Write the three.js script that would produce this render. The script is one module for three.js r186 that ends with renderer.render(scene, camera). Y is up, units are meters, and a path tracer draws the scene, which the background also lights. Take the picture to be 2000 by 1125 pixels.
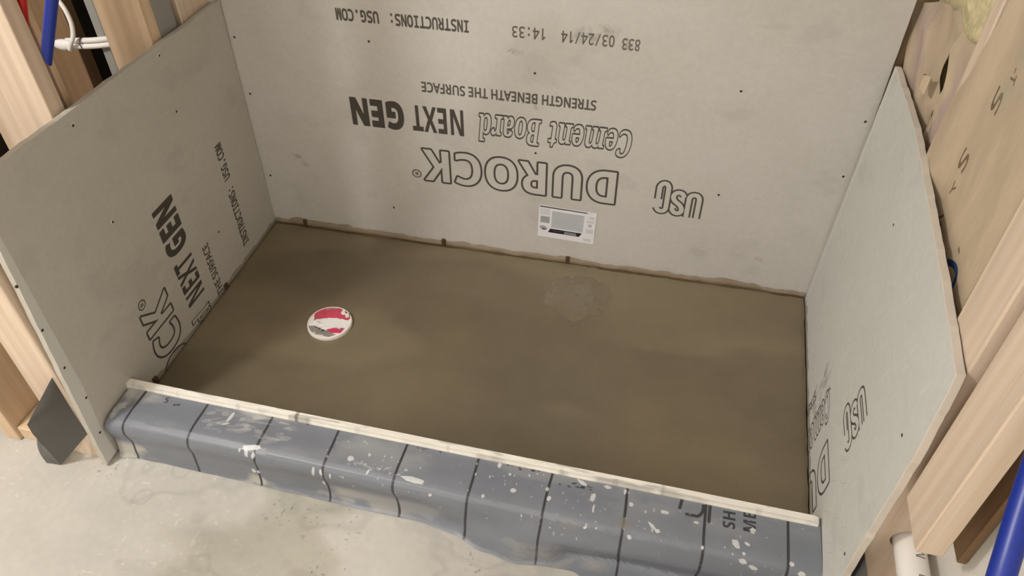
import * as THREE from 'three';
import { RoundedBoxGeometry } from 'three/addons/geometries/RoundedBoxGeometry.js';
import { mergeGeometries, mergeVertices, toCreasedNormals } from 'three/addons/utils/BufferGeometryUtils.js';
import { RectAreaLightUniformsLib } from 'three/addons/lights/RectAreaLightUniformsLib.js';
import { Brush, Evaluator, SUBTRACTION } from 'three-bvh-csg';

// ------------------------------------------------------------------ camera, lights, exposure
const scene = new THREE.Scene();
scene.background = new THREE.Color(0x000000);
const camera = new THREE.PerspectiveCamera(40.797, 2000 / 1125, 0.05, 30);
const camBasis = new THREE.Matrix4().makeBasis(
  new THREE.Vector3(0.97245638, -0.00187622, -0.23307738),
  new THREE.Vector3(-0.15719741, 0.73304372, -0.66176724),
  new THREE.Vector3(0.17209752, 0.68017894, 0.71255811));
camera.position.set(1.0975915, 1.3996051, 1.5914215);
camera.quaternion.setFromRotationMatrix(camBasis);
camera.updateMatrixWorld();
const renderer = new THREE.WebGLRenderer({ antialias: true });
renderer.toneMapping = THREE.LinearToneMapping;
renderer.toneMappingExposure = 1.22;
renderer.shadowMap.enabled = true;
renderer.shadowMap.type = THREE.PCFSoftShadowMap;
RectAreaLightUniformsLib.init();
const KEY = { pos: [-0.62, 2.36, 1.85], radius: 0.10, color: 0xf6f4f3, power: 8.8 };      // globe lamp front left
const FILL = { pos: [2.3, 2.36, 2.7], radius: 0.10, color: 0xf6f4f3, power: 6.5 };         // added unseen globe at front right, lifts the left board
const FRONT_FILL = { pos: [0.45, 2.0, 3.7], size: [0.7, 0.5], color: 0xf6f4f3, power: 8, aim: [0.75, 0.2, 0.2] };      // added unseen fill panel behind the viewer, brightens the upright boards

// ------------------------------------------------------------------ helpers
let seed = 7;
function rnd() { seed = (seed * 1664525 + 1013904223) >>> 0; return seed / 4294967296; }
function rr(a, b) { return a + (b - a) * rnd(); }
function hash(i, j, k) {
  let h = Math.imul(i, 374761393) ^ Math.imul(j, 668265263) ^ Math.imul(k, 2147483647 ^ 40503);
  h = Math.imul(h ^ (h >>> 13), 1274126177); return ((h ^ (h >>> 16)) >>> 0) / 4294967296;
}
function noise2(x, y, k = 0) {
  const i = Math.floor(x), j = Math.floor(y), fx = x - i, fy = y - j;
  const u = fx * fx * (3 - 2 * fx), v = fy * fy * (3 - 2 * fy);
  const a = hash(i, j, k), b = hash(i + 1, j, k), c = hash(i, j + 1, k), d = hash(i + 1, j + 1, k);
  return a + (b - a) * u + (c - a) * v + (a - b - c + d) * u * v;
}
function fbm(x, y, oct = 4, k = 0) { let s = 0, a = 0.5, n = 0; for (let o = 0; o < oct; o++) { s += a * noise2(x, y, k + o * 17); n += a; a *= 0.5; x *= 2.03; y *= 2.03; } return s / n; }
const clamp = (x, a = 0, b = 1) => Math.min(b, Math.max(a, x));
const lerp = (a, b, t) => a + (b - a) * t;
const smooth = (a, b, x) => { const t = clamp((x - a) / (b - a)); return t * t * (3 - 2 * t); };
function interp(tab, x) { if (x <= tab[0][0]) return tab[0][1]; for (let i = 1; i < tab.length; i++) if (x <= tab[i][0]) { const t = (x - tab[i - 1][0]) / (tab[i][0] - tab[i - 1][0]); return lerp(tab[i - 1][1], tab[i][1], t * t * (3 - 2 * t)); } return tab[tab.length - 1][1]; }

const used = {};
function numbered(n) { if (!(n in used)) { used[n] = 0; return n; } used[n]++; return n + '_' + String(used[n]).padStart(3, '0'); }
function mesh(name, geo, mat, parent) {
  const m = new THREE.Mesh(geo, mat); m.castShadow = m.receiveShadow = true;
  if (parent) { const n = parent.children.filter((c) => c.name === name || c.name.startsWith(name + '_0')).length; m.name = n ? name + '_' + String(n).padStart(3, '0') : name; parent.add(m); }
  else { m.name = numbered(name); scene.add(m); }
  return m;
}
function thing(name, label, category, pos = [0, 0, 0], group) {
  const o = new THREE.Group(); o.name = numbered(name); o.position.set(...pos); scene.add(o);
  o.userData = { label, category }; if (group) o.userData.group = group; return o;
}
function tag(o, label, category, group) { o.userData.label = label; o.userData.category = category; if (group) o.userData.group = group; return o; }
function struct(name, geo, mat) { const m = mesh(name, geo, mat); m.userData.kind = 'structure'; return m; }
// uv in metres from the dominant axis of each face
function boxUV(geo, ox = 0, oy = 0, along = 'y') {
  const g = geo.index ? geo.toNonIndexed() : geo; const p = g.attributes.position, n = g.attributes.normal, uv = new Float32Array(p.count * 2);
  for (let i = 0; i < p.count; i += 3) {
    let nx = 0, ny = 0, nz = 0;
    for (let k = 0; k < 3; k++) { nx += n.getX(i + k); ny += n.getY(i + k); nz += n.getZ(i + k); }
    nx = Math.abs(nx); ny = Math.abs(ny); nz = Math.abs(nz);
    for (let k = 0; k < 3; k++) {
      const x = p.getX(i + k), y = p.getY(i + k), z = p.getZ(i + k);
      let a, b;
      if (along === 'y') { b = y; a = nx > nz && nx > ny ? z : x; if (ny > nx && ny > nz) { a = x; b = z; } }
      else { b = x; a = ny > nz ? z : y; if (nx > ny && nx > nz) { a = y; b = z; } }
      uv[2 * (i + k)] = a + ox; uv[2 * (i + k) + 1] = b + oy;
    }
  }
  g.setAttribute('uv', new THREE.BufferAttribute(uv, 2)); return g;
}
function rbox(x0, x1, y0, y1, z0, z1, r = 0.003, along = 'y', seg = 2) {
  const g = new RoundedBoxGeometry(x1 - x0, y1 - y0, z1 - z0, seg, r); const ox = rr(0, 3), oy = rr(0, 3);
  boxUV(g, 0, 0); g.translate((x0 + x1) / 2, (y0 + y1) / 2, (z0 + z1) / 2);
  return boxUV(g, ox, oy, along);
}
function tube(pts, r, seg = 40, rad = 12, closed = false) {
  return new THREE.TubeGeometry(new THREE.CatmullRomCurve3(pts.map((p) => new THREE.Vector3(...p)), closed, 'centripetal'), seg, r, rad, closed);
}
// a sheet with thickness from a function (u, v) -> [x, y, z]
function sheet(f, nu, nv, th, uvf) {
  const P = [], UV = [], I = [];
  const at = (i, j) => new THREE.Vector3(...f(i / nu, j / nv));
  const N = [];
  for (let j = 0; j <= nv; j++) for (let i = 0; i <= nu; i++) {
    const a = at(Math.min(i + 1, nu), j).sub(at(Math.max(i - 1, 0), j)), b = at(i, Math.min(j + 1, nv)).sub(at(i, Math.max(j - 1, 0)));
    N.push(a.cross(b).normalize());
  }
  const W = nu + 1;
  for (let s = 0; s < 2; s++) for (let j = 0; j <= nv; j++) for (let i = 0; i <= nu; i++) {
    const p = at(i, j); if (s) p.addScaledVector(N[j * W + i], -th);
    P.push(p.x, p.y, p.z); const q = uvf ? uvf(i / nu, j / nv, p) : [i / nu, j / nv]; UV.push(q[0], q[1]);
  }
  const O = W * (nv + 1);
  for (let j = 0; j < nv; j++) for (let i = 0; i < nu; i++) {
    const a = j * W + i, b = a + 1, c = a + W, d = c + 1;
    I.push(a, b, d, a, d, c, O + a, O + d, O + b, O + a, O + c, O + d);
  }
  const rim = (a, b) => I.push(a, O + a, O + b, a, O + b, b);
  for (let i = 0; i < nu; i++) { rim(i, i + 1); rim(nv * W + i + 1, nv * W + i); }
  for (let j = 0; j < nv; j++) { rim((j + 1) * W, j * W); rim(j * W + nu, (j + 1) * W + nu); }
  const g = new THREE.BufferGeometry();
  g.setAttribute('position', new THREE.Float32BufferAttribute(P, 3)); g.setAttribute('uv', new THREE.Float32BufferAttribute(UV, 2)); g.setIndex(I);
  return toCreasedNormals(g, 0.9);
}
// ---- textures
function dataTex(w, h, f, srgb = true, repeat) {
  const d = new Uint8Array(w * h * 4);
  for (let y = 0; y < h; y++) for (let x = 0; x < w; x++) { const c = f(x / w, y / h, x, y), o = 4 * (y * w + x); d[o] = clamp(c[0], 0, 255); d[o + 1] = clamp(c[1], 0, 255); d[o + 2] = clamp(c[2], 0, 255); d[o + 3] = 255; }
  const t = new THREE.DataTexture(d, w, h); t.magFilter = THREE.LinearFilter; t.minFilter = THREE.LinearMipmapLinearFilter; t.generateMipmaps = true;
  t.wrapS = t.wrapT = THREE.MirroredRepeatWrapping; if (srgb) t.colorSpace = THREE.SRGBColorSpace; if (repeat) t.repeat.set(...repeat); t.needsUpdate = true; return t;
}
function canvasTex(w, h, draw, srgb = true) {
  const c = document.createElement('canvas'); c.width = w; c.height = h; draw(c.getContext('2d'), w, h);
  const t = new THREE.CanvasTexture(c); if (srgb) t.colorSpace = THREE.SRGBColorSpace; t.anisotropy = 8; return t;
}
function grainCanvas(ctx, w, h, f) {                      // fills a canvas pixel by pixel
  const im = ctx.createImageData(w, h), d = im.data;
  for (let y = 0; y < h; y++) for (let x = 0; x < w; x++) { const c = f(x, y), o = 4 * (y * w + x); d[o] = clamp(c[0], 0, 255); d[o + 1] = clamp(c[1], 0, 255); d[o + 2] = clamp(c[2], 0, 255); d[o + 3] = 255; }
  ctx.putImageData(im, 0, 0);
}

// ------------------------------------------------------------------ materials
function woodTex(k, tone) {
  const knots = []; for (let i = 0; i < 2; i++) knots.push([rr(0.15, 0.85), rr(0.05, 0.95), rr(0.03, 0.07)]);
  return dataTex(256, 1024, (u, v) => {
    let warp = 0, kn = 0;
    for (const [a, b, s] of knots) { const dx = (u - a) * 0.2, dy = (v - b) * 1.0; const d2 = (dx * dx) / (s * s * 0.018) + (dy * dy) / (s * s * 0.10); const e = Math.exp(-d2 * 0.5); warp += e * 0.12 * Math.sign(u - a); kn = Math.max(kn, smooth(1.1, 0.5, d2 * 3)); }
    const g = fbm((u + warp) * 14 + 0.6 * noise2(u * 2, v * 2.2, k), v * 1.6, 3, k), f = noise2(u * 110 + warp * 30, v * 9, k + 5), l = fbm(u * 2.2, v * 1.3, 2, k + 9);
    const ring = 0.5 + 0.5 * Math.sin(((u + warp) * 5 + 1.3 * fbm(u * 1.2, v * 0.9, 2, k + 3)) * 9);
    let t = 0.95 + 0.10 * (g - 0.5) + 0.04 * (f - 0.5) + 0.09 * (l - 0.5) - 0.03 * ring;
    const c = [tone[0] * t, tone[1] * (t - 0.012 * ring), tone[2] * (t - 0.03 * ring)];
    return [lerp(c[0], tone[0] * 0.55, kn * 0.8), lerp(c[1], tone[1] * 0.46, kn * 0.8), lerp(c[2], tone[2] * 0.4, kn * 0.8)];
  }, true, [5, 1]);
}
const wood = [woodTex(11, [236, 215, 192]), woodTex(41, [232, 205, 172]), woodTex(71, [216, 184, 144]), woodTex(97, [142, 112, 80])].map((map) => new THREE.MeshStandardMaterial({ map, roughness: 0.75 }));  // last tone is darkened to hold shade and shadow
const M = {
  screw: new THREE.MeshStandardMaterial({ color: 0x3a3630, roughness: 0.5, metalness: 0.3 }),
  dimple: new THREE.MeshStandardMaterial({ color: 0xd8d5cc, roughness: 0.9 }),
  blue: new THREE.MeshPhysicalMaterial({ color: 0x122c8c, roughness: 0.38 }),
  red: new THREE.MeshPhysicalMaterial({ color: 0xc01c1c, roughness: 0.38 }),
  whitePlastic: new THREE.MeshStandardMaterial({ color: 0xf0ebe4, roughness: 0.45 }),
  darkBand: new THREE.MeshStandardMaterial({ color: 0x4a4640, roughness: 0.6 }),
  grey: new THREE.MeshStandardMaterial({ color: 0x97958f, roughness: 0.55 }),
  dark_matte: new THREE.MeshStandardMaterial({ color: 0x231e17, roughness: 0.95 }),
  shim: new THREE.MeshStandardMaterial({ color: 0x4c3826, roughness: 0.9 }),
};

// ------------------------------------------------------------------ print on the cement boards, laid out in metres (u along the line, v down)
function outline(ctx, text, font, u0, u1, vBase, cap, lw, fillStyle, italic) {
  ctx.save(); ctx.font = font; const m = ctx.measureText(text), capPx = 0.73 * 100;
  ctx.translate(u0, vBase); if (italic) ctx.transform(1, 0, italic, 1, 0, 0);
  ctx.scale((u1 - u0) / m.width, cap / capPx);
  ctx.lineJoin = 'round';
  if (lw) { ctx.lineWidth = lw / (cap / capPx); ctx.strokeText(text, 0, 0); }
  if (fillStyle) { ctx.fillStyle = fillStyle; ctx.fillText(text, 0, 0); }
  ctx.restore();
}
function drawPrint(ctx, ink, body) {
  ctx.strokeStyle = ink; ctx.fillStyle = ink;
  const B = 'bold 100px sans-serif', S = '100px sans-serif', MO = '100px monospace', SE = 'bold 100px serif';
  // lower case logo in bent double line strokes, the g with its tail to the left of the base line
  const logo = (w, style) => {
    ctx.lineCap = 'butt'; ctx.lineJoin = 'round'; ctx.lineWidth = w; ctx.strokeStyle = style;
    const b = -0.031, top = -0.106;
    ctx.beginPath(); ctx.moveTo(0.003, top); ctx.lineTo(0.003, b - 0.02); ctx.quadraticCurveTo(0.004, b - 0.006, 0.0155, b - 0.006); ctx.quadraticCurveTo(0.027, b - 0.006, 0.028, b - 0.02); ctx.lineTo(0.028, top); ctx.stroke();
    ctx.beginPath(); ctx.moveTo(0.066, top + 0.021); ctx.quadraticCurveTo(0.062, top + 0.008, 0.053, top + 0.008); ctx.quadraticCurveTo(0.041, top + 0.009, 0.042, top + 0.021); ctx.quadraticCurveTo(0.044, top + 0.033, 0.056, top + 0.04); ctx.quadraticCurveTo(0.068, top + 0.048, 0.066, b - 0.014); ctx.quadraticCurveTo(0.062, b - 0.004, 0.053, b - 0.004); ctx.quadraticCurveTo(0.043, b - 0.005, 0.041, b - 0.016); ctx.stroke();
    ctx.beginPath(); ctx.moveTo(0.104, top + 0.019); ctx.quadraticCurveTo(0.101, top + 0.009, 0.092, top + 0.009); ctx.quadraticCurveTo(0.081, top + 0.01, 0.081, top + 0.022); ctx.lineTo(0.081, b + 0.005); ctx.quadraticCurveTo(0.083, b + 0.018, 0.091, b + 0.018); ctx.quadraticCurveTo(0.099, b + 0.018, 0.103, b + 0.006); ctx.lineTo(0.103, b - 0.03); ctx.stroke();
  };
  logo(0.0205, ink); logo(0.0120, body);
  ctx.strokeStyle = ink;
  outline(ctx, 'DUROCK', B, 0.200, 0.712, 0.0, 0.097, 0.011, body);
  // sign in a ring after the name
  ctx.lineWidth = 0.003; ctx.beginPath(); ctx.ellipse(0.734, -0.078, 0.0115, 0.0115, 0, 0, 7); ctx.stroke();
  outline(ctx, 'R', B, 0.7285, 0.7395, -0.072, 0.012, 0, ink);
  outline(ctx, 'Cement', SE, 0.180, 0.382, 0.120, 0.073, 0.009, body, -0.1);
  outline(ctx, 'Board', SE, 0.403, 0.558, 0.121, 0.072, 0.009, body, -0.1);
  outline(ctx, 'NEXT', B, 0.594, 0.733, 0.124, 0.073, 0.001, ink);
  outline(ctx, 'GEN', B, 0.751, 0.898, 0.125, 0.075, 0.006, ink);
  ctx.globalAlpha = 0.8;
  outline(ctx, 'STRENGTH BENEATH THE SURFACE', S, 0.275, 0.701, 0.190, 0.025, 0.0022, ink);
  outline(ctx, 'INSTRUCTIONS:', MO, 0.574, 0.765, 0.352, 0.027, 0.003, ink);
  outline(ctx, 'USG.COM', MO, 0.788, 0.894, 0.353, 0.027, 0.003, ink);
}
const GRID = 0.0031;
function boardTex(p0, p1, q0, q1, W, H, base, setup, kseed, extra) {
  return canvasTex(W, H, (ctx) => {
    const sx = W / (p1 - p0), sy = H / (q1 - q0);
    grainCanvas(ctx, W, H, (x, y) => {
      const p = p0 + x / sx, q = q1 - y / sy;
      const n = fbm(p * 5, q * 5, 4, kseed), f = fbm(p * 120, q * 120, 2, kseed + 30), w = Math.sin(p / GRID * 6.283) * 0.6 + Math.sin(q / GRID * 6.283) * 0.6;
      const blot = smooth(0.62, 0.78, fbm(p * 9 + 3, q * 14, 4, kseed + 60));
      const t = 1 + 0.05 * (n - 0.5) + 0.035 * (f - 0.5) + 0.004 * w - 0.03 * blot;
      return [base[0] * t, base[1] * t, base[2] * (t + 0.02 * (n - 0.5))];
    });
    const css = (s) => `rgb(${base.map((c) => Math.round(c * s)).join(',')})`;
    ctx.save();
    setup(ctx, p0, q1, sx, sy);
    drawPrint(ctx, 'rgb(72,66,58)', css(1.0), css);
    ctx.restore();
    if (extra) { ctx.save(); ctx.setTransform(sx, 0, 0, -sy, -p0 * sx, q1 * sy); extra(ctx, css); ctx.restore(); }
  });
}
// text coordinates: back board upside down, left board turned to read upwards, right board turned to read downwards
const XB = 1.1874853, YB = 0.30806499, YL = -0.53436898, ZL = 0.5015621, YR = 0.33635817, ZR = 0.5480734;
const texBack = boardTex(-0.02, 1.52, -0.05, 0.87, 2048, 1224, [196, 192, 185], (c, p0, q1, sx, sy) => c.setTransform(-sx, 0, 0, -sy, (XB - p0) * sx, (q1 - YB) * sy), 3, (c) => {
  c.fillStyle = 'rgb(80,74,64)'; c.globalAlpha = 0.8; c.strokeStyle = 'rgb(80,74,64)';
  // date code and smudges stand on this board only
  c.save(); c.transform(-1, 0, 0, 1, XB, YB); c.font = '100px monospace';
  for (const [t, u0, u1, v] of [['833', 0.190, 0.232, 0.346], ['03/24/14', 0.246, 0.366, 0.350], ['14:33', 0.398, 0.478, 0.351]]) { c.save(); c.translate(u0, v); c.scale((u1 - u0) / c.measureText(t).width, 0.026 / 73); c.lineWidth = 4; c.fillText(t, 0, 0); c.strokeText(t, 0, 0); c.restore(); }
  c.restore();
  c.fillStyle = 'rgb(120,114,104)';
  for (const [x, y, w, h, a] of [[0.875, 0.655, 0.05, 0.012, 0.35], [0.93, 0.668, 0.03, 0.014, 0.3], [0.97, 0.64, 0.02, 0.012, 0.3], [0.72, 0.60, 0.03, 0.006, 0.3], [0.77, 0.47, 0.006, 0.018, 0.25], [0.12, 0.235, 0.02, 0.008, 0.35], [0.135, 0.215, 0.01, 0.012, 0.3], [1.21, 0.10, 0.05, 0.02, 0.12], [1.36, 0.10, 0.02, 0.012, 0.2]])
    for (let i = 0; i < 14; i++) { c.globalAlpha = a * rr(0.1, 0.4); c.beginPath(); c.ellipse(x + rr(-w, w) * 0.6, y + rr(-h, h) * 0.6, w * rr(0.15, 0.5), h * rr(0.2, 0.6), rr(0, 3), 0, 7); c.fill(); }
  c.fillStyle = 'rgb(205,202,194)';
  for (const [x, y, w, h] of [[1.15, 0.54, 0.05, 0.006], [1.42, 0.62, 0.04, 0.008], [1.48, 0.6, 0.03, 0.01], [0.25, 0.47, 0.04, 0.005], [1.46, 0.585, 0.012, 0.006]])
    for (let i = 0; i < 10; i++) { c.globalAlpha = 0.22; c.beginPath(); c.ellipse(x + rr(-w, w), y + rr(-h, h), w * rr(0.05, 0.25), h * rr(0.2, 0.7), rr(-0.4, 0.4), 0, 7); c.fill(); }
});
const texLeft = boardTex(-0.88, 0.02, -0.05, 0.70, 1296, 1080, [194, 190, 181], (c, p0, q1, sx, sy) => c.setTransform(0, -sy, sx, 0, (-ZL - p0) * sx, (q1 - YL) * sy), 13, (c) => {
  // smooth factory edge band along the front of the board
  c.fillStyle = 'rgb(212,211,205)'; c.beginPath(); c.moveTo(-0.797, 0.7); c.lineTo(-0.797, 0.52); c.lineTo(-0.803, 0.17); c.lineTo(-0.814, 0.07); c.lineTo(-0.812, -0.05); c.lineTo(-0.88, -0.05); c.lineTo(-0.88, 0.7); c.fill();
  c.strokeStyle = 'rgb(214,211,202)';
  for (let i = 0; i < 26; i++) { c.globalAlpha = rr(0.1, 0.35); c.lineWidth = rr(0.0006, 0.0018); const x = rr(-0.76, -0.5), y = rr(0.02, 0.3), l = rr(0.01, 0.05); c.beginPath(); c.moveTo(x, y); c.lineTo(x + l * 0.8, y + l * 0.35); c.stroke(); }
    c.fillStyle = 'rgb(120,106,86)'; c.globalAlpha = 0.5; c.beginPath(); c.moveTo(0, -0.05); for (let i = 0; i <= 80; i++) c.lineTo(-i * 0.0085, 0.004 + 0.008 * noise2(i * 0.5, 3, 5)); c.lineTo(-0.68, -0.05); c.fill();
});
const texRight = boardTex(-0.03, 0.97, -0.05, 0.72, 1340, 1032, [206, 206, 199], (c, p0, q1, sx, sy) => c.setTransform(0, sy, -sx, 0, (ZR - p0) * sx, (q1 - YR) * sy), 23, (c) => {
  c.fillStyle = 'rgb(214,213,206)'; c.globalAlpha = 0.8; c.fillRect(-0.03, -0.05, 0.042, 0.8); c.globalAlpha = 1; c.strokeStyle = 'rgb(226,226,220)';
  for (let i = 0; i < 70; i++) { c.globalAlpha = rr(0.08, 0.4); c.lineWidth = rr(0.0008, 0.005); const x = rr(0.1, 0.85), y = rr(0.1, 0.65), l = rr(0.01, 0.06); c.beginPath(); c.moveTo(x, y); c.lineTo(x - l * 0.25, y - l); c.stroke(); }
  c.fillStyle = 'rgb(120,117,110)';
  for (let i = 0; i < 40; i++) { c.globalAlpha = rr(0.1, 0.3); c.beginPath(); c.ellipse(0.40 + rr(-0.05, 0.05), 0.10 + rr(-0.07, 0.06), 0.006, 0.012, 0.5, 0, 7); c.fill(); }
  c.strokeStyle = 'rgb(150,148,140)'; c.globalAlpha = 0.4; for (let i = 0; i < 12; i++) { c.lineWidth = 0.001; const x = rr(0.6, 0.85), y = rr(0.02, 0.2); c.beginPath(); c.moveTo(x, y); c.lineTo(x + 0.02, y + 0.03); c.stroke(); }
  c.fillStyle = 'rgb(120,106,86)'; c.globalAlpha = 0.5; c.beginPath(); c.moveTo(0, -0.05); for (let i = 0; i <= 80; i++) c.lineTo(i * 0.0085, 0.004 + 0.012 * noise2(i * 0.5, 9, 5)); c.lineTo(0.68, -0.05); c.fill();
});
const meshBump = dataTex(128, 128, (u, v) => { const a = 128 + 60 * Math.sin(u * 6.283 * 8) * 0.5 + 60 * Math.sin(v * 6.283 * 8) * 0.5 + 50 * (hash(Math.floor(u * 128), Math.floor(v * 128), 3) - 0.5); return [a, a, a]; }, false);
meshBump.wrapS = meshBump.wrapT = THREE.RepeatWrapping;

// ------------------------------------------------------------------ room shell
const concreteBump = dataTex(512, 512, (u, v) => { const a = 255 * (0.7 * fbm(u * 10, v * 10, 4, 5) + 0.3 * fbm(u * 60, v * 60, 2, 9)); return [a, a, a]; }, false);
const floorTex = dataTex(2048, 1536, (u, v) => {                     // covers x -0.5..1.9, z 0.6..2.4
  const x = -0.5 + 2.4 * u, z = 0.6 + 1.8 * v;
  const wx = x + 0.10 * fbm(x * 3, z * 3, 3, 91), wz = z + 0.10 * fbm(x * 3, z * 3, 3, 95);
  const n = fbm(wx * 4, wz * 4, 5, 21), m = fbm(wx * 1.7, wz * 1.9, 3, 33), f = fbm(x * 90, z * 90, 2, 40);
  const sw = fbm(wx * 9 + wz * 5, wz * 16 - wx * 3, 3, 51);
  let t = 0.98 + 0.13 * (n - 0.5) + 0.16 * (m - 0.5) + 0.04 * (f - 0.5) + 0.05 * (sw - 0.5);
  // dried slurry tide marks in front of the curb
  const tide = smooth(0.012, 0.0, Math.abs(fbm(wx * 3.2, wz * 3.2, 4, 61) - 0.5)) * 0.05; t -= tide;
  const damp = smooth(0.52, 0.64, fbm(wx * 2.6 + 4, wz * 4.4, 4, 77)) * 0.10; t -= damp;
  const spot = smooth(0.83, 0.9, noise2(x * 150, z * 150, 81)) * smooth(0.70, 0.78, noise2(x * 7, z * 7, 83)); t -= 0.16 * spot;
  const wh = smooth(0.86, 0.94, noise2(x * 130 + 9, z * 130, 85)) * smooth(0.62, 0.74, noise2(x * 6 + 5, z * 6, 87)); t += 0.07 * wh; const film = smooth(0.50, 0.56, fbm(wx * 5.5 + 2, wz * 7, 4, 101)) * smooth(0.62, 0.56, fbm(wx * 5.5 + 2, wz * 7, 4, 101)); t -= 0.05 * film;
  return [194 * t, 190 * t, (181 - 6 * damp * 10) * t];
});
const floorMat = new THREE.MeshStandardMaterial({ map: floorTex, roughness: 0.72, bumpMap: concreteBump, bumpScale: 0.0012 });
const FLOOR = -0.045;
{
  const g = new THREE.BoxGeometry(6, 0.15, 6.4, 1, 1, 1); g.translate(0.4, FLOOR - 0.075, 1.5);
  const p = g.attributes.position, uv = g.attributes.uv; for (let i = 0; i < p.count; i++) uv.setXY(i, (p.getX(i) + 0.5) / 2.4, (p.getZ(i) - 0.6) / 1.8);
  struct('floor', g, floorMat);
}
const plain = (c, r = 0.9) => new THREE.MeshStandardMaterial({ color: c, roughness: r });
const shell = (name, x0, x1, y0, y1, z0, z1, m) => { const g = new THREE.BoxGeometry(x1 - x0, y1 - y0, z1 - z0); g.translate((x0 + x1) / 2, (y0 + y1) / 2, (z0 + z1) / 2); return struct(name, boxUV(g), m); };
shell('ceiling', -2.6, 3.4, 2.60, 2.70, -1.7, 4.7, plain(0xcfcac2));
shell('wall_left', -2.6, -2.5, FLOOR, 2.6, -1.7, 4.7, plain(0xd8cfc0));
shell('wall_back', -2.5, 3.3, FLOOR, 2.6, -1.7, -1.6, plain(0x9a948a));
shell('wall_front', -2.5, 3.3, FLOOR, 2.6, 4.6, 4.7, plain(0xd8cfc0));
shell('wall_far_right', 3.3, 3.4, FLOOR, 2.6, -1.7, 4.7, plain(0xd8cfc0));
const drywallTex = dataTex(512, 512, (u, v) => { const t = 1 + 0.05 * (fbm(u * 8, v * 8, 4, 7) - 0.5) + 0.03 * (hash(Math.floor(u * 512), Math.floor(v * 512), 1) - 0.5); return [214 * t, 210 * t, 202 * t]; });
shell('wall_right', 1.615, 1.6277, FLOOR, 2.45, -0.3, 2.3, new THREE.MeshStandardMaterial({ map: drywallTex, roughness: 0.95 }));

// ------------------------------------------------------------------ cement boards
const Q = [-0.00427465, -0.01628485, 0.00736362, 0.00621939, 0.02024259, -0.02119601], WD = 1.5, TH = 0.0127;
const xL = (y, z) => Q[2] * y + Q[3] * z, xR = (y, z) => WD + Q[4] * y + Q[5] * z, zB = (x, y) => Q[0] * y + Q[1] * x;
function boardGeo(poly, map, rough, k) {
  const pts = [];
  for (let i = 0; i < poly.length; i++) {
    const a = poly[i], b = poly[(i + 1) % poly.length], L = Math.hypot(b[0] - a[0], b[1] - a[1]), n = Math.max(1, Math.round(L / 0.012));
    for (let j = 0; j < n; j++) { const t = j / n, s = j === 0 ? 0 : rough * (fbm(i * 31 + j * 0.45, k, 2, 3) - 0.5); pts.push(new THREE.Vector2(lerp(a[0], b[0], t) - (b[1] - a[1]) / L * s, lerp(a[1], b[1], t) + (b[0] - a[0]) / L * s)); }
  }
  const g = new THREE.ExtrudeGeometry(new THREE.Shape(pts), { depth: TH - 0.002, bevelEnabled: true, bevelSize: 0.001, bevelThickness: 0.001, bevelSegments: 2, bevelOffset: -0.001, curveSegments: 1 });
  g.translate(0, 0, -TH + 0.001);
  const p = g.attributes.position, uv = g.attributes.uv;
  for (let i = 0; i < p.count; i++) { const x = p.getX(i), y = p.getY(i), z = p.getZ(i); uv.setXY(i, x, y); const w = map(x, y, z); p.setXYZ(i, w[0], w[1], w[2]); }
  g.computeVertexNormals(); return g;
}
const edgeMat = new THREE.MeshStandardMaterial({ color: 0xd8cfc2, roughness: 0.95, bumpMap: concreteBump, bumpScale: 0.001 });
function boardMat(map, p0, p1, q0, q1, edge = 0xd0c7ba) {
  const em = edgeMat.clone(); em.color.set(edge);
  map.wrapS = map.wrapT = THREE.ClampToEdgeWrapping; map.repeat.set(1 / (p1 - p0), 1 / (q1 - q0)); map.offset.set(-p0 / (p1 - p0), -q0 / (q1 - q0));
  const b = meshBump.clone(); b.repeat.set(40, 40); b.needsUpdate = true;
  return [new THREE.MeshStandardMaterial({ map, roughness: 0.85, bumpMap: b, bumpScale: 0.0002 }), em];
}
const mapB = (p, q, d) => [p, q, zB(p, q) + d], mapL = (p, q, d) => [xL(q, -p) + d, q, -p], mapR = (p, q, d) => [xR(q, p) - d, q, p];
// a driven screw: dark sunk head in a small burr of pushed up cement
const screwGeo = new THREE.LatheGeometry([[0, 0.0002], [0.0010, 0.0001], [0.0014, 0.0006], [0.0024, 0.0007], [0.0030, 0.0003], [0.0030, -0.002]].map((a) => new THREE.Vector2(...a)), 14);
const burrGeo = (() => { const g = new THREE.TorusGeometry(0.0040, 0.0012, 6, 14, 3.2); g.rotateX(-Math.PI / 2); return g; })();
function screws(board, map, list, turn) {
  for (const [p, q, burr] of list) {
    const s = mesh('screw', screwGeo, M.screw, board); const w = map(p, q, 0); s.position.set(...w); s.rotation.set(...turn);
    if (burr) { const b = mesh('burr', burrGeo, M.dimple, s); b.rotation.y = rr(0, 6); }
  }
}
const back = thing('cement_board', 'wide grey cement board standing behind the pan, printed upside down, paper label near its foot', 'cement board');
mesh('panel', boardGeo([[-0.010, -0.04], [1.5145, -0.04], [1.5145, 0.865], [-0.010, 0.865]], mapB, 0.0012, 1), boardMat(texBack, -0.02, 1.52, -0.05, 0.87), back);
screws(back, mapB, [[0.367, 0.588], [0.765, 0.551], [1.226, 0.559, 1], [1.498, 0.518], [1.492, 0.374], [1.227, 0.281], [0.376, 0.106], [0.771, 0.337], [0.017, 0.564], [0.021, 0.412], [0.02, 0.16]], [Math.PI / 2, 0, 0]);
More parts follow.
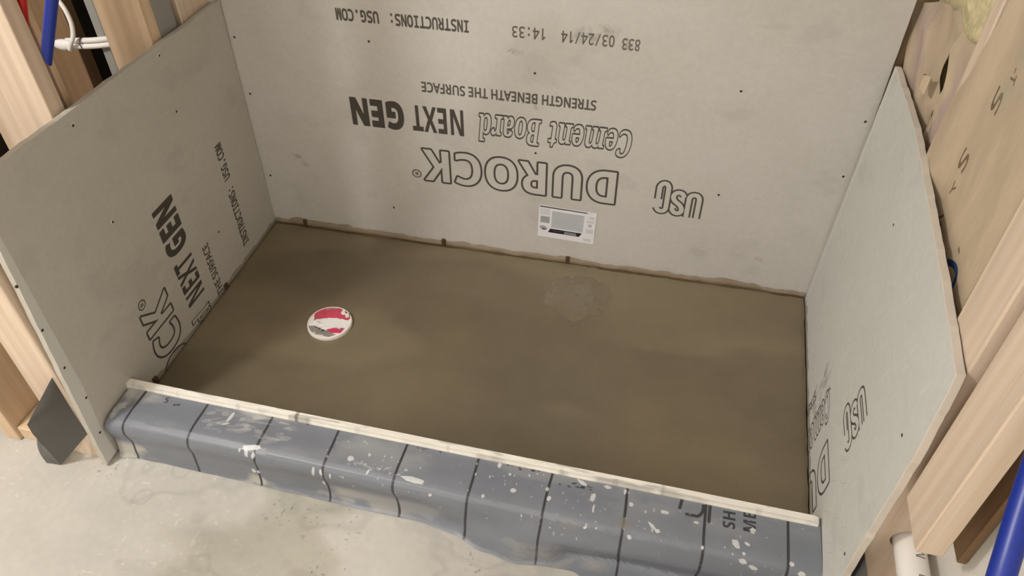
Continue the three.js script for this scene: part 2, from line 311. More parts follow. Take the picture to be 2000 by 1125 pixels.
{ // paper label with a black rule, a grey text block and a black bar
  const t = canvasTex(640, 448, (c, w, h) => {
    c.fillStyle = '#e9e8ec'; c.fillRect(0, 0, w, h);
    c.fillStyle = '#2b2930'; c.fillRect(6, 10, 530, 15); c.fillStyle = '#8a8890'; for (let i = 0; i < 18; i++) c.fillRect(300 + i * 17, 14, 6, 9);
    c.fillStyle = '#d4d4d8'; c.fillRect(14, 40, 110, 90); c.fillStyle = '#a2a2a6'; c.fillRect(22, 150, 104, 92); c.fillStyle = '#bfc1c6'; c.fillRect(148, 60, 360, 240);
    c.fillStyle = '#b0b2b8'; for (let y = 70; y < 290; y += 14) c.fillRect(156, y, 300 + 40 * Math.sin(y), 4);
    c.strokeStyle = '#4a4850'; c.lineWidth = 8; c.beginPath(); c.ellipse(62, 318, 36, 24, 0.25, 0, 7); c.stroke(); c.fillStyle = '#8d8b92'; c.beginPath(); c.ellipse(62, 318, 24, 14, 0.25, 0, 7); c.fill(); c.fillStyle = '#403e46'; c.fillRect(50, 330, 44, 12);
    c.fillStyle = '#141218'; c.beginPath(); c.moveTo(140, 316); c.lineTo(500, 316); c.lineTo(470, 372); c.lineTo(118, 372); c.fill();
    c.fillStyle = '#8f8d95'; c.fillRect(300, 330, 140, 36); c.fillStyle = '#5d5b63'; c.fillRect(300, 344, 140, 6); c.fillStyle = '#77757d'; c.fillRect(160, 338, 110, 5);
    c.fillStyle = '#cfd0d4'; c.fillRect(560, 60, 60, 40); c.fillRect(540, 120, 80, 30); c.fillStyle = '#b3b5bb'; c.fillRect(560, 170, 40, 36); c.fillStyle = '#d0d0d4'; c.fillRect(540, 240, 80, 60); c.fillRect(520, 380, 90, 40);
  });
  const g = new THREE.PlaneGeometry(0.152, 0.104, 8, 6), p = g.attributes.position;
  for (let i = 0; i < p.count; i++) p.setZ(i, 0.0003 + 0.0008 * Math.max(0, noise2(p.getX(i) * 60, p.getY(i) * 60, 4) - 0.5));
  const bx = new THREE.BoxGeometry(0.152, 0.104, 0.0006, 8, 6, 1); const bp = bx.attributes.position; for (let i = 0; i < bp.count; i++) if (bp.getZ(i) > 0) bp.setZ(i, bp.getZ(i) + 0.0006 * noise2(bp.getX(i) * 60, bp.getY(i) * 60, 4));
  bx.computeVertexNormals();
  const m = mesh('paper_label', bx, new THREE.MeshStandardMaterial({ map: t, roughness: 0.5 }), back);
  m.position.set(0.859, 0.128, zB(0.859, 0.128) + 0.0008); m.rotation.set(0, 0.0163, -0.03); m.userData.label = 'white paper label with black bar';
}
const left = thing('cement_board', 'grey cement board on the left side with bold print turned sideways, pale smooth front edge', 'cement board');
mesh('panel', boardGeo([[-0.846, -0.036], [0.0, -0.04], [0.0, 0.655], [-0.73, 0.674], [-0.802, 0.676]], mapL, 0.003, 2), boardMat(texLeft, -0.88, 0.02, -0.05, 0.70, 0xbdb7ac), left);
screws(left, mapL, [[-0.265, 0.643, 1], [-0.268, 0.51, 1], [-0.555, 0.643, 1], [-0.561, 0.42, 1], [-0.258, 0.157], [-0.817, 0.359], [-0.817, 0.253], [-0.809, 0.151], [-0.822, 0.05], [-0.817, 0.47]], [0, 0, -Math.PI / 2]);
const right = thing('cement_board', 'pale grey cement board on the right side with ragged slanting front edge and faint print', 'cement board');
mesh('panel', boardGeo([[-0.022, -0.04], [0.863, -0.04], [0.860, 0.184], [0.855, 0.30], [0.851, 0.483], [0.839, 0.588], [0.828, 0.646], [0.663, 0.660], [0.389, 0.671], [0.264, 0.676], [-0.012, 0.657]], mapR, 0.0045, 3), boardMat(texRight, -0.03, 0.97, -0.05, 0.72), right);
screws(right, mapR, [[0.772, 0.064], [0.832, 0.19], [0.436, 0.157], [0.377, 0.543, 1], [0.791, 0.467]], [0, 0, Math.PI / 2]);

// ------------------------------------------------------------------ mortar bed
const mudTex = dataTex(1024, 512, (u, v) => {
  const x = u * 1.5, z = v * 0.75, wx = x + 0.12 * fbm(x * 3, z * 3, 3, 15), wz = z + 0.10 * fbm(x * 3 + 9, z * 3, 3, 18);
  const sweep = fbm(wx * 3 + wz * 2, wz * 6 - wx * 1.2, 3, 22), n = fbm(x * 30, z * 30, 3, 28), f = hash(Math.floor(u * 1024), Math.floor(v * 512), 5);
  const damp = smooth(0.44, 0.60, fbm(wx * 2.4, wz * 4.5, 3, 36)), hue = fbm(wx * 2, wz * 2, 2, 44);
  const t = 0.93 + 0.20 * (sweep - 0.5) + 0.05 * (n - 0.5) + 0.05 * (f - 0.5) + 0.11 * damp;
  return [119 * t * (1 + 0.06 * (hue - 0.5)), 107 * t, 85 * t * (1 - 0.08 * (hue - 0.5))];
});
const sandBump = dataTex(512, 512, (u, v) => { const a = 255 * (0.6 * fbm(u * 90, v * 90, 2, 5) + 0.4 * hash(Math.floor(u * 512), Math.floor(v * 512), 8)); return [a, a, a]; }, false, [3, 3]);
const mudMat = new THREE.MeshPhysicalMaterial({ map: mudTex, roughness: 0.36, bumpMap: sandBump, bumpScale: 0.0003, clearcoat: 0.35, clearcoatRoughness: 0.22 });
const mudH = (x, z) => { const d = Math.hypot(x - 0.325, z - 0.36); return -0.003 * smooth(0.4, 0.05, d) + 0.0022 * (fbm(x * 6, z * 7, 3, 3) - 0.5) + 0.0012 * (fbm(x * 22, z * 14, 2, 8) - 0.5) - 0.0025 * smooth(0.012, 0, Math.min(x - xL(0, z), xR(0, z) - x)); };
{
  const g = new THREE.BoxGeometry(1, 1, 1, 220, 1, 100), p = g.attributes.position, uv = g.attributes.uv;
  for (let i = 0; i < p.count; i++) {
    const s = p.getX(i) + 0.5, t = p.getZ(i) + 0.5; let z = lerp(0.001, 0.6945, t); const x = lerp(xL(0, z) + 0.003 + 0.002 * noise2(z * 60, 1, 2), xR(0, z) - 0.002 - 0.003 * noise2(z * 50, 5, 2), s);
    z = lerp(zB(x, 0) + 0.001, 0.6945, t); const y = p.getY(i) > 0 ? mudH(x, z) : FLOOR + 0.001;
    p.setXYZ(i, x, y, z); uv.setXY(i, x / 1.5, z / 0.75);
  }
  g.computeVertexNormals();
  const bed = thing('mortar_bed', 'smooth wet brown mortar bed filling the shower pan', 'mortar bed');
  mesh('bed', g, mudMat, bed);
  // squeezed-up mortar along the foot of the back board
  const hh = (x) => 0.008 + 0.012 * fbm(x * 26, 2, 3, 7) + 0.008 * smooth(0.6, 0.85, noise2(x * 14, 7, 3)) - 0.004 * smooth(0.9, 1.5, x);
  const smear = sheet((u, v) => { const x = lerp(0.004, 1.497, u), h = hh(x), bulge = (0.004 + 0.003 * noise2(x * 40, 4, 9)) * Math.sin(Math.PI * clamp(v * 0.85 + 0.12)) + 0.0012 * noise2(x * 90, v * 6, 2); return [x, -0.002 + (h + 0.002) * v, zB(x, 0) + 0.0008 + bulge]; }, 420, 6, 0.0006, (u, v) => [u, v * 0.02]);
  const smearMat = new THREE.MeshStandardMaterial({ color: 0x8d7d68, roughness: 0.8 });
  mesh('mortar_smear', smear, smearMat, bed).userData.label = 'crust of mortar along the wall foot';
  const wet = sheet((u, v) => { const x = lerp(0.006, 1.496, u), w = 0.005 + 0.006 * fbm(x * 30, 6, 2, 4); return [x, -0.0008 + 0.005 * (1 - v) * noise2(x * 18, 3, 8) + 0.0008 * noise2(x * 70, v * 3, 6), zB(x, 0) + 0.004 + w * v]; }, 300, 4, 0.0008);
  mesh('gap_strip', wet, new THREE.MeshPhysicalMaterial({ color: 0x55462f, roughness: 0.35 }), bed).userData.label = 'dark strip for the shaded gap at the wall foot';  // dark colour stands for the shade in the gap under the board
}
// wet mortar patch added with extra gloss to carry the label's reflection
{
  const bed = scene.getObjectByName('mortar_bed'), cx = 0.925, cz = 0.118;
  const g = sheet((u, v) => { const a = u * Math.PI * 2, rad = (0.066 + 0.03 * noise2(Math.cos(a) * 1.9 + 4, Math.sin(a) * 1.9 + 4, 5)) * v, x = cx + Math.cos(a) * rad * 1.05, z = cz - Math.sin(a) * rad * 1.0; return [x, mudH(x, z) + 0.0003 - 0.0016 * smooth(0.35, 1, v) + 0.0026 * (fbm(x * 120, z * 120, 2, 4) - 0.5), z]; }, 110, 50, 0.0016);
  mesh('reflection_patch', g, new THREE.MeshPhysicalMaterial({ color: 0x766a53, roughness: 0.18, ior: 1.5, clearcoat: 1, clearcoatRoughness: 0.04 }), bed).userData.label = 'wet mortar patch added to carry the paper label reflection';
}
// shims left between board and bed
const shims = [[0.098, 0.0, 'dark brown shim nearest the left corner at the foot of the printed board'], [0.516, 0.0, 'dark brown shim at the wall foot left of the paper label'], [0.868, 0.0, 'dark brown shim at the wall foot under the paper label']];
for (const [x, a, l] of shims) { const g = rbox(-0.005, 0.005, -0.004, 0.021, 0, 0.009, 0.001); const m = tag(mesh('shim', g, M.shim), l, 'shim', 'shims along the back wall foot'); m.position.set(x, 0, zB(x, 0) + 0.0012); m.rotation.z = rr(-0.12, 0.12); }
{ const m = tag(mesh('shim', rbox(0, 0.007, -0.004, 0.018, -0.006, 0.006, 0.001), M.shim), 'dark shim at the foot of the left board close to the curb', 'shim'); m.position.set(xL(0, 0.634) + 0.0005, 0, 0.636); }
{ const m = tag(mesh('shim', rbox(0, 0.006, -0.004, 0.014, -0.007, 0.007, 0.001), M.shim), 'small dark shim at the foot of the left board under the sideways print', 'shim'); m.position.set(xL(0, 0.30) + 0.0005, 0, 0.30); }

// ------------------------------------------------------------------ drain under crumpled film
{
  const d = thing('drain', 'round white drain covered with crumpled red and white printed film, set in the mortar', 'drain', [0.326, 0.0, 0.361]);
  const ring = new THREE.LatheGeometry([[0.0515, 0.001], [0.0517, 0.0050], [0.0527, 0.0066], [0.0545, 0.0068], [0.0558, 0.0058], [0.0562, 0.002], [0.0562, -0.012]].map((a) => new THREE.Vector2(...a)), 64);
  mesh('rim', ring, new THREE.MeshStandardMaterial({ color: 0xf2ece4, roughness: 0.4, side: THREE.DoubleSide }), d);
  const filmTex = canvasTex(512, 512, (c, w, h) => {
    c.fillStyle = '#f3f0ec'; c.fillRect(0, 0, w, h);
    const ramp = (pts, col) => { c.fillStyle = col; c.beginPath(); c.moveTo(...pts[0]); for (let i = 1; i < pts.length; i++) c.lineTo(...pts[i]); c.fill(); };
    ramp([[40, 0], [420, 0], [512, 170], [480, 222], [380, 200], [280, 190], [170, 190], [60, 215], [40, 150]], '#cc4a60');
    ramp([[150, 0], [330, 0], [300, 40], [180, 55]], '#b98d86');
    ramp([[375, 20], [400, 40], [440, 120], [400, 130], [370, 110]], '#efe8e2');
    ramp([[400, 20], [512, 90], [512, 170], [455, 150], [420, 90]], '#665844');
    ramp([[240, 380], [320, 365], [430, 372], [470, 352], [430, 440], [330, 450], [270, 420]], '#d13a62');
    ramp([[10, 330], [90, 338], [200, 385], [260, 400], [330, 452], [380, 470], [300, 512], [120, 480], [30, 420]], '#8f8880');
    ramp([[60, 440], [110, 430], [130, 480], [90, 490]], '#d2cbc2'); ramp([[120, 470], [220, 480], [230, 512], [130, 512]], '#e6dfd6');
    c.fillStyle = '#221d1c'; for (const [x, y, a] of [[112, 360, 12], [160, 385, 14], [205, 402, 20]]) { c.beginPath(); c.ellipse(x, y, a, a * 0.6, -0.6, 0, 7); c.fill(); }
    c.fillStyle = '#8c8880'; c.fillRect(100, 262, 40, 8); c.fillRect(130, 275, 50, 6);
    c.fillStyle = '#5c5550'; ramp([[60, 215], [170, 190], [90, 222], [50, 245]], '#7a3040'); ramp([[400, 355], [450, 350], [430, 378]], '#54404a');
  });
  const film = sheet((u, v) => { const a = u * Math.PI * 2, r = 0.0522 * v; const x = Math.cos(a) * r, z = Math.sin(a) * r; const cr = Math.abs(fbm(x * 70 + 5, z * 70, 3, 4) - 0.5) * 0.010 + 0.003 * Math.max(0, Math.sin(x * 130 + z * 60)) * v * (1 - v) * 3; return [x, 0.0032 + cr * smooth(1.0, 0.8, v) + 0.0028 * v, -z]; }, 96, 26, 0.0004, (u, v, p) => [0.5 + p.x * 0.98 / 0.1044 - p.z * 0.2 / 0.1044, 0.5 - p.z * 0.98 / 0.1044 - p.x * 0.2 / 0.1044]);
  mesh('film', film, new THREE.MeshPhysicalMaterial({ map: filmTex, roughness: 0.3, clearcoat: 0.5, clearcoatRoughness: 0.2 }), d).userData.label = 'crumpled red and white plastic film';
  const tape = mesh('tape_piece', rbox(-0.005, 0.005, -0.004, 0.004, -0.006, 0.006, 0.001), new THREE.MeshPhysicalMaterial({ color: 0xded8c8, roughness: 0.3 }), d); tape.position.set(0.037, 0.008, -0.030); tape.rotation.set(0.3, 0.5, 0.35);
}

// ------------------------------------------------------------------ curb
{ // timber core hidden under the liner
  const c = thing('curb_timber', 'stacked timber core of the curb wrapped under the grey liner', 'curb');
  for (let i = 0; i < 3; i++) mesh('board', rbox(0.016, 1.476, FLOOR + 0.0005 + i * 0.037, FLOOR + 0.037 + i * 0.037, 0.7135, 0.797, 0.003, 'x'), wood[1], c);
}
const linerTex = canvasTex(2048, 512, (ctx, W, H) => {     // 1.5 m by 0.32 m, v = 0 at the strip
  const SX = W / 1.5, SY = H / 0.32;
  grainCanvas(ctx, W, H, (x, y) => {
    const u = x / SX, s = y / SY; const n = fbm(u * 8, s * 8, 4, 6), f = fbm(u * 70, s * 70, 2, 12);
    const dust = smooth(0.47, 0.70, fbm(u * 6 + 3, s * 16, 4, 19)) * smooth(0.13, 0.05, s + 0.03 * noise2(u * 9, s * 9, 4)) * (0.35 + 0.65 * smooth(0.9, 0.3, u));
    const slur = smooth(0.52, 0.62, fbm(u * 7, s * 11, 4, 27)) * smooth(0.165, 0.19, s + 0.02 * noise2(u * 14, s * 8, 7)) * smooth(1.0, 0.3, u);
    const t = 1 + 0.07 * (n - 0.5) + 0.03 * (f - 0.5);
    const c = [120 * t, 124 * t, 132 * t];
    return [lerp(lerp(c[0], 176, dust * 0.75), 186, slur * 0.9), lerp(lerp(c[1], 176, dust * 0.75), 182, slur * 0.9), lerp(lerp(c[2], 172, dust * 0.75), 172, slur * 0.9)];
  });
  ctx.setTransform(SX, 0, 0, SY, 0, 0);
  // printed lines across the sheet
  for (let i = 0; i < 10; i++) { const x = 0.054 + i * 0.1522; ctx.strokeStyle = 'rgb(52,52,56)'; ctx.lineWidth = 0.0052; ctx.globalAlpha = 0.92; ctx.beginPath(); for (let s = 0.006; s < 0.32; s += 0.006) { const w = x + 0.003 * (noise2(s * 14, i, 3) - 0.5); s < 0.01 ? ctx.moveTo(w, s) : ctx.lineTo(w, s); } ctx.stroke(); }
  ctx.globalAlpha = 0.9; ctx.fillStyle = 'rgb(48,48,52)';
  const word = (t, x, s, size, rot) => { ctx.save(); ctx.translate(x, s); ctx.rotate(rot); ctx.scale(size / 73, size / 73); ctx.font = 'bold 100px sans-serif'; ctx.fillText(t, 0, 0); ctx.restore(); };
  word('SHOWER', 1.327, 0.057, 0.024, -Math.PI / 2); word('MEMBRANE', 1.365, 0.057, 0.024, -Math.PI / 2);
  word('S', 0.108, 0.034, 0.015, -0.2); word('I', 0.132, 0.031, 0.014, 1.3);
  ctx.strokeStyle = 'rgb(52,52,54)'; ctx.lineWidth = 0.006; ctx.lineCap = 'round'; ctx.beginPath(); ctx.moveTo(1.225, 0.014); ctx.lineTo(1.222, 0.034); ctx.moveTo(1.236, 0.044); ctx.lineTo(1.256, 0.044); ctx.quadraticCurveTo(1.268, 0.036, 1.266, 0.018); ctx.moveTo(1.279, 0.012); ctx.lineTo(1.278, 0.05); ctx.stroke();
  for (const [x, s, n] of [[0.43, 0.012, 5], [0.70, 0.012, 8], [0.91, 0.016, 10], [1.02, 0.03, 8]]) for (let i = 0; i < n; i++) { ctx.globalAlpha = rr(0.4, 0.9); ctx.beginPath(); ctx.ellipse(x + rr(-0.04, 0.04), s + rr(-0.006, 0.006), rr(0.002, 0.006), rr(0.0012, 0.003), rr(-0.4, 0.4), 0, 7); ctx.fill(); }
  // splashes of thin-set: drops, smears and runs
  ctx.fillStyle = 'rgb(214,214,212)'; ctx.strokeStyle = 'rgb(208,208,206)';
  const drop = (x, s, a, b, r = 0) => { ctx.beginPath(); for (let k = 0; k <= 18; k++) { const t = k / 18 * 6.283, q = 1 + 0.35 * (hash(k % 18, Math.round(x * 900), Math.round(s * 900)) - 0.5), px = Math.cos(t) * a * q, py = Math.sin(t) * b * q; const X = x + px * Math.cos(r) - py * Math.sin(r), Y = s + px * Math.sin(r) + py * Math.cos(r); k ? ctx.lineTo(X, Y) : ctx.moveTo(X, Y); } ctx.fill(); };
  ctx.globalAlpha = 0.85;
  for (const [x, s, a, b, r] of [[0.56, 0.075, 0.0065, 0.006, 0], [0.605, 0.095, 0.002, 0.006, 0.2], [0.70, 0.092, 0.026, 0.0055, 0.05], [0.74, 0.115, 0.004, 0.003, -0.6], [0.595, 0.058, 0.003, 0.003, 0], [0.86, 0.02, 0.004, 0.006, 0], [0.90, 0.07, 0.0055, 0.005, 0], [0.885, 0.036, 0.003, 0.003, 0], [0.845, 0.095, 0.003, 0.004, 0], [0.965, 0.052, 0.0035, 0.005, 0], [0.972, 0.072, 0.0045, 0.0055, 0], [1.03, 0.022, 0.012, 0.004, 0.5], [1.055, 0.05, 0.005, 0.010, 0.1], [1.06, 0.075, 0.002, 0.009, 0], [1.08, 0.02, 0.007, 0.004, 0], [1.115, 0.022, 0.003, 0.006, 0], [1.13, 0.048, 0.004, 0.005, 0], [1.175, 0.085, 0.011, 0.003, 0.7], [1.185, 0.092, 0.005, 0.004, 0], [1.135, 0.115, 0.004, 0.005, -0.4], [1.05, 0.115, 0.003, 0.003, 0], [1.195, 0.05, 0.008, 0.004, 0], [1.255, 0.058, 0.005, 0.003, 0], [1.27, 0.105, 0.003, 0.004, 0], [1.33, 0.085, 0.006, 0.010, -0.6], [1.345, 0.115, 0.008, 0.005, 0.3], [1.365, 0.125, 0.008, 0.005, 0.4], [1.345, 0.10, 0.003, 0.003, 0], [1.36, 0.05, 0.005, 0.007, 0], [1.35, 0.08, 0.006, 0.003, 0.3], [1.43, 0.10, 0.004, 0.004, 0], [1.45, 0.115, 0.006, 0.006, 0], [0.35, 0.095, 0.02, 0.006, -0.2], [0.34, 0.108, 0.004, 0.012, -0.2], [0.356, 0.112, 0.004, 0.008, 0.3], [0.325, 0.106, 0.002, 0.005, 0.2], [0.347, 0.17, 0.005, 0.007, 0], [0.358, 0.172, 0.004, 0.005, 0], [0.27, 0.035, 0.004, 0.014, 0.15], [0.268, 0.055, 0.008, 0.003, -0.4], [0.49, 0.12, 0.003, 0.014, 0.1], [0.507, 0.118, 0.003, 0.009, -0.1], [0.527, 0.122, 0.002, 0.008, 0], [0.503, 0.16, 0.003, 0.009, 0]]) drop(x, s, a, b, r);
  for (let i = 0; i < 150; i++) { ctx.globalAlpha = rr(0.3, 0.8); const q = rr(0.0006, 0.0019); drop(rr(0.5, 1.48), rr(0.02, 0.15), q * rr(0.7, 1.3), q * rr(0.8, 2.4), rr(-0.3, 0.3)); }
  for (let i = 0; i < 40; i++) { ctx.globalAlpha = rr(0.2, 0.5); drop(0.62 + rr(-0.06, 0.06), 0.082 + rr(-0.008, 0.008), rr(0.001, 0.003), rr(0.001, 0.004), rr(0, 3)); }
  ctx.fillStyle = 'rgb(186,185,180)';
  for (let i = 0; i < 46; i++) { ctx.globalAlpha = rr(0.15, 0.45); drop(0.3 + rr(-0.08, 0.12), 0.05 + rr(-0.03, 0.03), rr(0.004, 0.02), rr(0.002, 0.006), rr(-0.5, 0.2)); }
  for (let i = 0; i < 14; i++) { ctx.globalAlpha = rr(0.3, 0.6); drop(0.022 + rr(-0.006, 0.01), 0.05 + rr(-0.04, 0.04), rr(0.004, 0.01), rr(0.006, 0.016), rr(-0.3, 0.3)); }
  ctx.fillStyle = 'rgb(128,124,116)'; ctx.globalAlpha = 0.7; drop(1.118, 0.09, 0.010, 0.012, 0); drop(1.13, 0.095, 0.008, 0.007, 0);
  ctx.fillStyle = 'rgb(150,138,122)'; ctx.globalAlpha = 0.25; drop(1.02, 0.115, 0.018, 0.012, 0);
  ctx.fillStyle = 'rgb(164,158,146)'; for (let i = 0; i < 30; i++) { ctx.globalAlpha = rr(0.05, 0.2); drop(1.03 + rr(-0.12, 0.06), 0.19 + rr(-0.012, 0.05), rr(0.01, 0.03), rr(0.004, 0.012), rr(-0.2, 0.2)); }
});
const zo = [[0, 0.822], [0.05, 0.812], [0.7, 0.816], [0.79, 0.826], [0.86, 0.850], [0.92, 0.858], [0.99, 0.852], [1.04, 0.850], [1.08, 0.872], [1.16, 0.912], [1.3, 0.94], [1.5, 0.95]];
const zc = [[0, 0.808], [0.7, 0.803], [0.79, 0.812], [0.86, 0.840], [0.92, 0.849], [0.98, 0.838], [1.04, 0.815], [1.1, 0.811], [1.5, 0.812]];
const zm = [[0, 0.803], [0.7, 0.802], [0.82, 0.814], [0.93, 0.828], [1.05, 0.823], [1.2, 0.818], [1.5, 0.814]];
{
  const prof = (x) => {
    const w = 0.0025 * (fbm(x * 9, 3, 2, 4) - 0.5), e = interp([[0, 0.004], [0.1, 0.0], [0.7, 0.002], [0.9, 0.004], [1.5, 0.004]], x);
    return new THREE.CatmullRomCurve3([[0.698, 0.0712], [0.735, 0.0708], [0.778, 0.0702 + w], [0.8005 + e, 0.064], [0.8085 + e, 0.046], [interp(zm, x) + 0.002 + w, 0.012], [interp(zc, x) + w * 2, lerp(-0.022, -0.033, smooth(0.98, 1.06, x))], [lerp(interp(zc, x), interp(zo, x), lerp(0.45, 0.14, smooth(0.98, 1.06, x))), -0.0385], [interp(zo, x) + 0.006 * (fbm(x * 12, 8, 2, 6) - 0.5), -0.0428]].map(([z, y]) => new THREE.Vector3(0, y, z)), false, 'centripetal');
  };
  const NU = 260, NV = 44, cache = [];
  for (let i = 0; i <= NU; i++) { const c = prof(i / NU * 1.472 + 0.012); c.arcLengthDivisions = 80; cache.push([c.getSpacedPoints(NV), c.getLength()]); }
  const g = sheet((u, v) => { const i = Math.round(u * NU), p = cache[i][0][Math.round(v * NV)], x = 0.012 + u * 1.472; const low = smooth(0.5, 0.8, v); return [x + low * 0.004 * Math.sin(x * 30), p.y + 0.0006 * (fbm(x * 30, v * 12, 2, 3) - 0.5), p.z + 0.0015 * (fbm(x * 14, v * 5, 2, 11) - 0.5)]; }, NU, NV, -0.0012, (u, v) => { const i = Math.round(u * NU); return [(0.012 + u * 1.472) / 1.5, 1 - v * cache[i][1] / 0.32]; });
  const lm = new THREE.MeshPhysicalMaterial({ map: linerTex, roughness: 0.42 });
  tag(mesh('pan_liner', g, lm), 'grey vinyl pan liner with black stripes and white splashes draped over the curb', 'pan liner');
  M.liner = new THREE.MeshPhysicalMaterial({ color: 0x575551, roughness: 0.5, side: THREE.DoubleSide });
}
{ // thin cement strip standing on the inside of the curb
  const t = dataTex(1024, 64, (u, v) => { const x = u * 1.48; const n = fbm(x * 30, v * 2, 3, 4), ln = smooth(0.72, 0.9, noise2(x * 55, v * 1.2, 8)), crack = smooth(0.93, 0.97, noise2(x * 22, 2.5, 12)); const dirt = smooth(0.6, 0.72, fbm(x * 12, v, 3, 31)); const t = 1 + 0.10 * (n - 0.5) + 0.05 * Math.sin(v * 40) - 0.07 * ln - 0.38 * crack - 0.17 * dirt; return [238 * t, 233 * t, 222 * t]; });
  const tm = new THREE.MeshStandardMaterial({ map: t, roughness: 0.85 });
  const N = 180; const g = new RoundedBoxGeometry(1, 0.083, 0.0155, 4, 0.006); const bg = new THREE.BoxGeometry(1.476, 0.086, 0.0185, N, 6, 4), p = bg.attributes.position, uv = bg.attributes.uv;
  for (let i = 0; i < p.count; i++) {
    const x = p.getX(i) + 0.738; let y = p.getY(i) + 0.043, z = p.getZ(i); const top = smooth(0.068, 0.086, y);
    z *= 1 - 0.35 * top * top; const end = Math.min(x, 1.476 - x); y -= 0.004 * smooth(0.006, 0, end) * top;
    const wob = 0.0012 * (fbm(x * 40, z * 200, 2, 6) - 0.5) * top; const sag = 0.002 * Math.sin(x * 3.1);
    p.setXYZ(i, x + 0.003, y - 0.0015 + wob, z + 0.7030 + wob + (0.001 * (fbm(x * 5, 1, 2, 8) - 0.5))); uv.setXY(i, x / 1.48, (z + 0.008) / 0.016);
  }
  bg.computeVertexNormals();
  tag(mesh('curb_strip', mergeVertices(bg), tm), 'long thin whitish cement strip along the inner edge of the curb', 'edge strip');
}
{ // folded flap of liner sticking out beside the left board
  const P = { a: [-0.016, 0.237, 0.8335], b: [-0.052, 0.165, 0.905], c: [-0.071, 0.115, 0.895], d: [-0.100, -0.043, 0.866], e: [-0.016, 0.052, 0.8345] };
  const g1 = sheet((u, v) => { // u from the board outwards, v downwards
    const L = [lerp(P.a[0], P.e[0], v), lerp(P.a[1], P.e[1], v), lerp(P.a[2], P.e[2], v)];
    const t = v < 0.45 ? v / 0.45 : 0; const R = v < 0.22 ? P.a.map((q, i) => lerp(q, P.b[i], v / 0.22)) : v < 0.42 ? P.b.map((q, i) => lerp(q, P.c[i], (v - 0.22) / 0.2)) : P.c.map((q, i) => lerp(q, P.d[i], (v - 0.42) / 0.58));
    const bow = 0.010 * Math.sin(Math.PI * u) * Math.sin(Math.PI * Math.min(1, v * 1.1)); return [lerp(L[0], R[0], u) + bow, lerp(L[1], R[1], u), lerp(L[2], R[2], u) - bow * 0.3];
  }, 24, 40, 0.0015);
  const g2 = sheet((u, v) => { // the part turned back to the left, lying on the slab
    const A = P.c.map((q, i) => lerp(q, P.d[i], 0.35 + 0.65 * v)), B = [-0.182 + 0.05 * v * v, -0.040 + 0.02 * (1 - v), 0.820 + 0.05 * v];
    const h = 0.012 * Math.sin(Math.PI * u) + 0.006 * Math.sin(u * 9 + v * 3); return [lerp(A[0], B[0], u), Math.max(FLOOR + 0.0015, lerp(A[1], B[1], smooth(0, 0.75, u)) + h * (1 - v)), lerp(A[2], B[2], u)];
  }, 30, 20, 0.0015);
  const f = thing('liner_flap', 'dark grey flap of liner folded out in front of the left stud above the slab', 'liner flap');
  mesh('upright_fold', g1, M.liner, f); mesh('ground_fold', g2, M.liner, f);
}
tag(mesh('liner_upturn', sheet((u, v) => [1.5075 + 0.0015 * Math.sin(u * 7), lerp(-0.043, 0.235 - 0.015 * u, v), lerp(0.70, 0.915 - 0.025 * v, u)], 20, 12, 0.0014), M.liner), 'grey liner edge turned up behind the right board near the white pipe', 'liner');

// ------------------------------------------------------------------ timber on the left
function stud(x0, x1, y0, y1, z0, z1, k, label, along = 'y', group, name = 'wall_stud', cat = 'stud') { return tag(mesh(name, rbox(x0, x1, y0, y1, z0, z1, 0.003, along), wood[k]), label, cat, group); }
const PL = 0.0 - 0.045 + 0.038, TOP = 2.40;
stud(-0.100, -0.0125, FLOOR + 0.001, TOP, 0.789, 0.829, 0, 'bright front stud beside the pale edge of the left board');
stud(-0.268, -0.231, FLOOR + 0.001, TOP, 0.742, 0.830, 1, 'stud at the far left, set apart from the left board beyond the bright front stud');
stud(-0.230, -0.1015, FLOOR + 0.0005, FLOOR + 0.039, 0.742, 0.822, 1, 'short bottom plate on the slab between the two front left studs', 'x', null, 'bottom_plate', 'plate');
stud(-0.152, -0.0135, PL + 0.002, TOP, 0.5345, 0.572, 0, 'broad knotty stud with the cut blue pipe hanging in front of it');
stud(-0.130, -0.035, PL + 0.002, TOP, 0.493, 0.508, 1, 'thin stud edge close behind the broad knotty stud, past the red pipe');
stud(-0.410, -0.258, PL + 0.002, TOP, 0.162, 0.200, 3, 'brown stud with shade painted into its wood, behind the blue pipe and white cable');  // darker wood carries the shade behind the front studs
stud(-0.125, -0.0135, PL + 0.002, TOP, 0.214, 0.2500, 1, 'broad knotted stud above the left board right of the white cable');
stud(-0.150, -0.0135, PL + 0.002, TOP, 0.01, 0.132, 0, 'pale stud at the back corner above the left board');
stud(-0.152, -0.0135, FLOOR + 0.0005, PL + 0.001, 0.002, 0.575, 1, 'bottom plate under the studs behind the left board', 'y', null, 'bottom_plate', 'plate');
stud(-0.33, -0.0135, TOP + 0.001, TOP + 0.039, -0.05, 0.83, 1, 'top plate over the studs of the left wall', 'x', null, 'top_plate', 'plate');
tag(mesh('metal_strip', rbox(-0.075, -0.0140, PL + 0.002, 1.6, 0.150, 0.2135, 0.004), M.grey), 'flat grey strip between two studs near the back left corner', 'strip');
tag(mesh('conduit', rbox(-0.160, -0.137, PL + 0.002, TOP, 0.212, 0.236, 0.003, 'y', 3), M.grey), 'grey upright conduit left of the broad knotted stud', 'conduit');
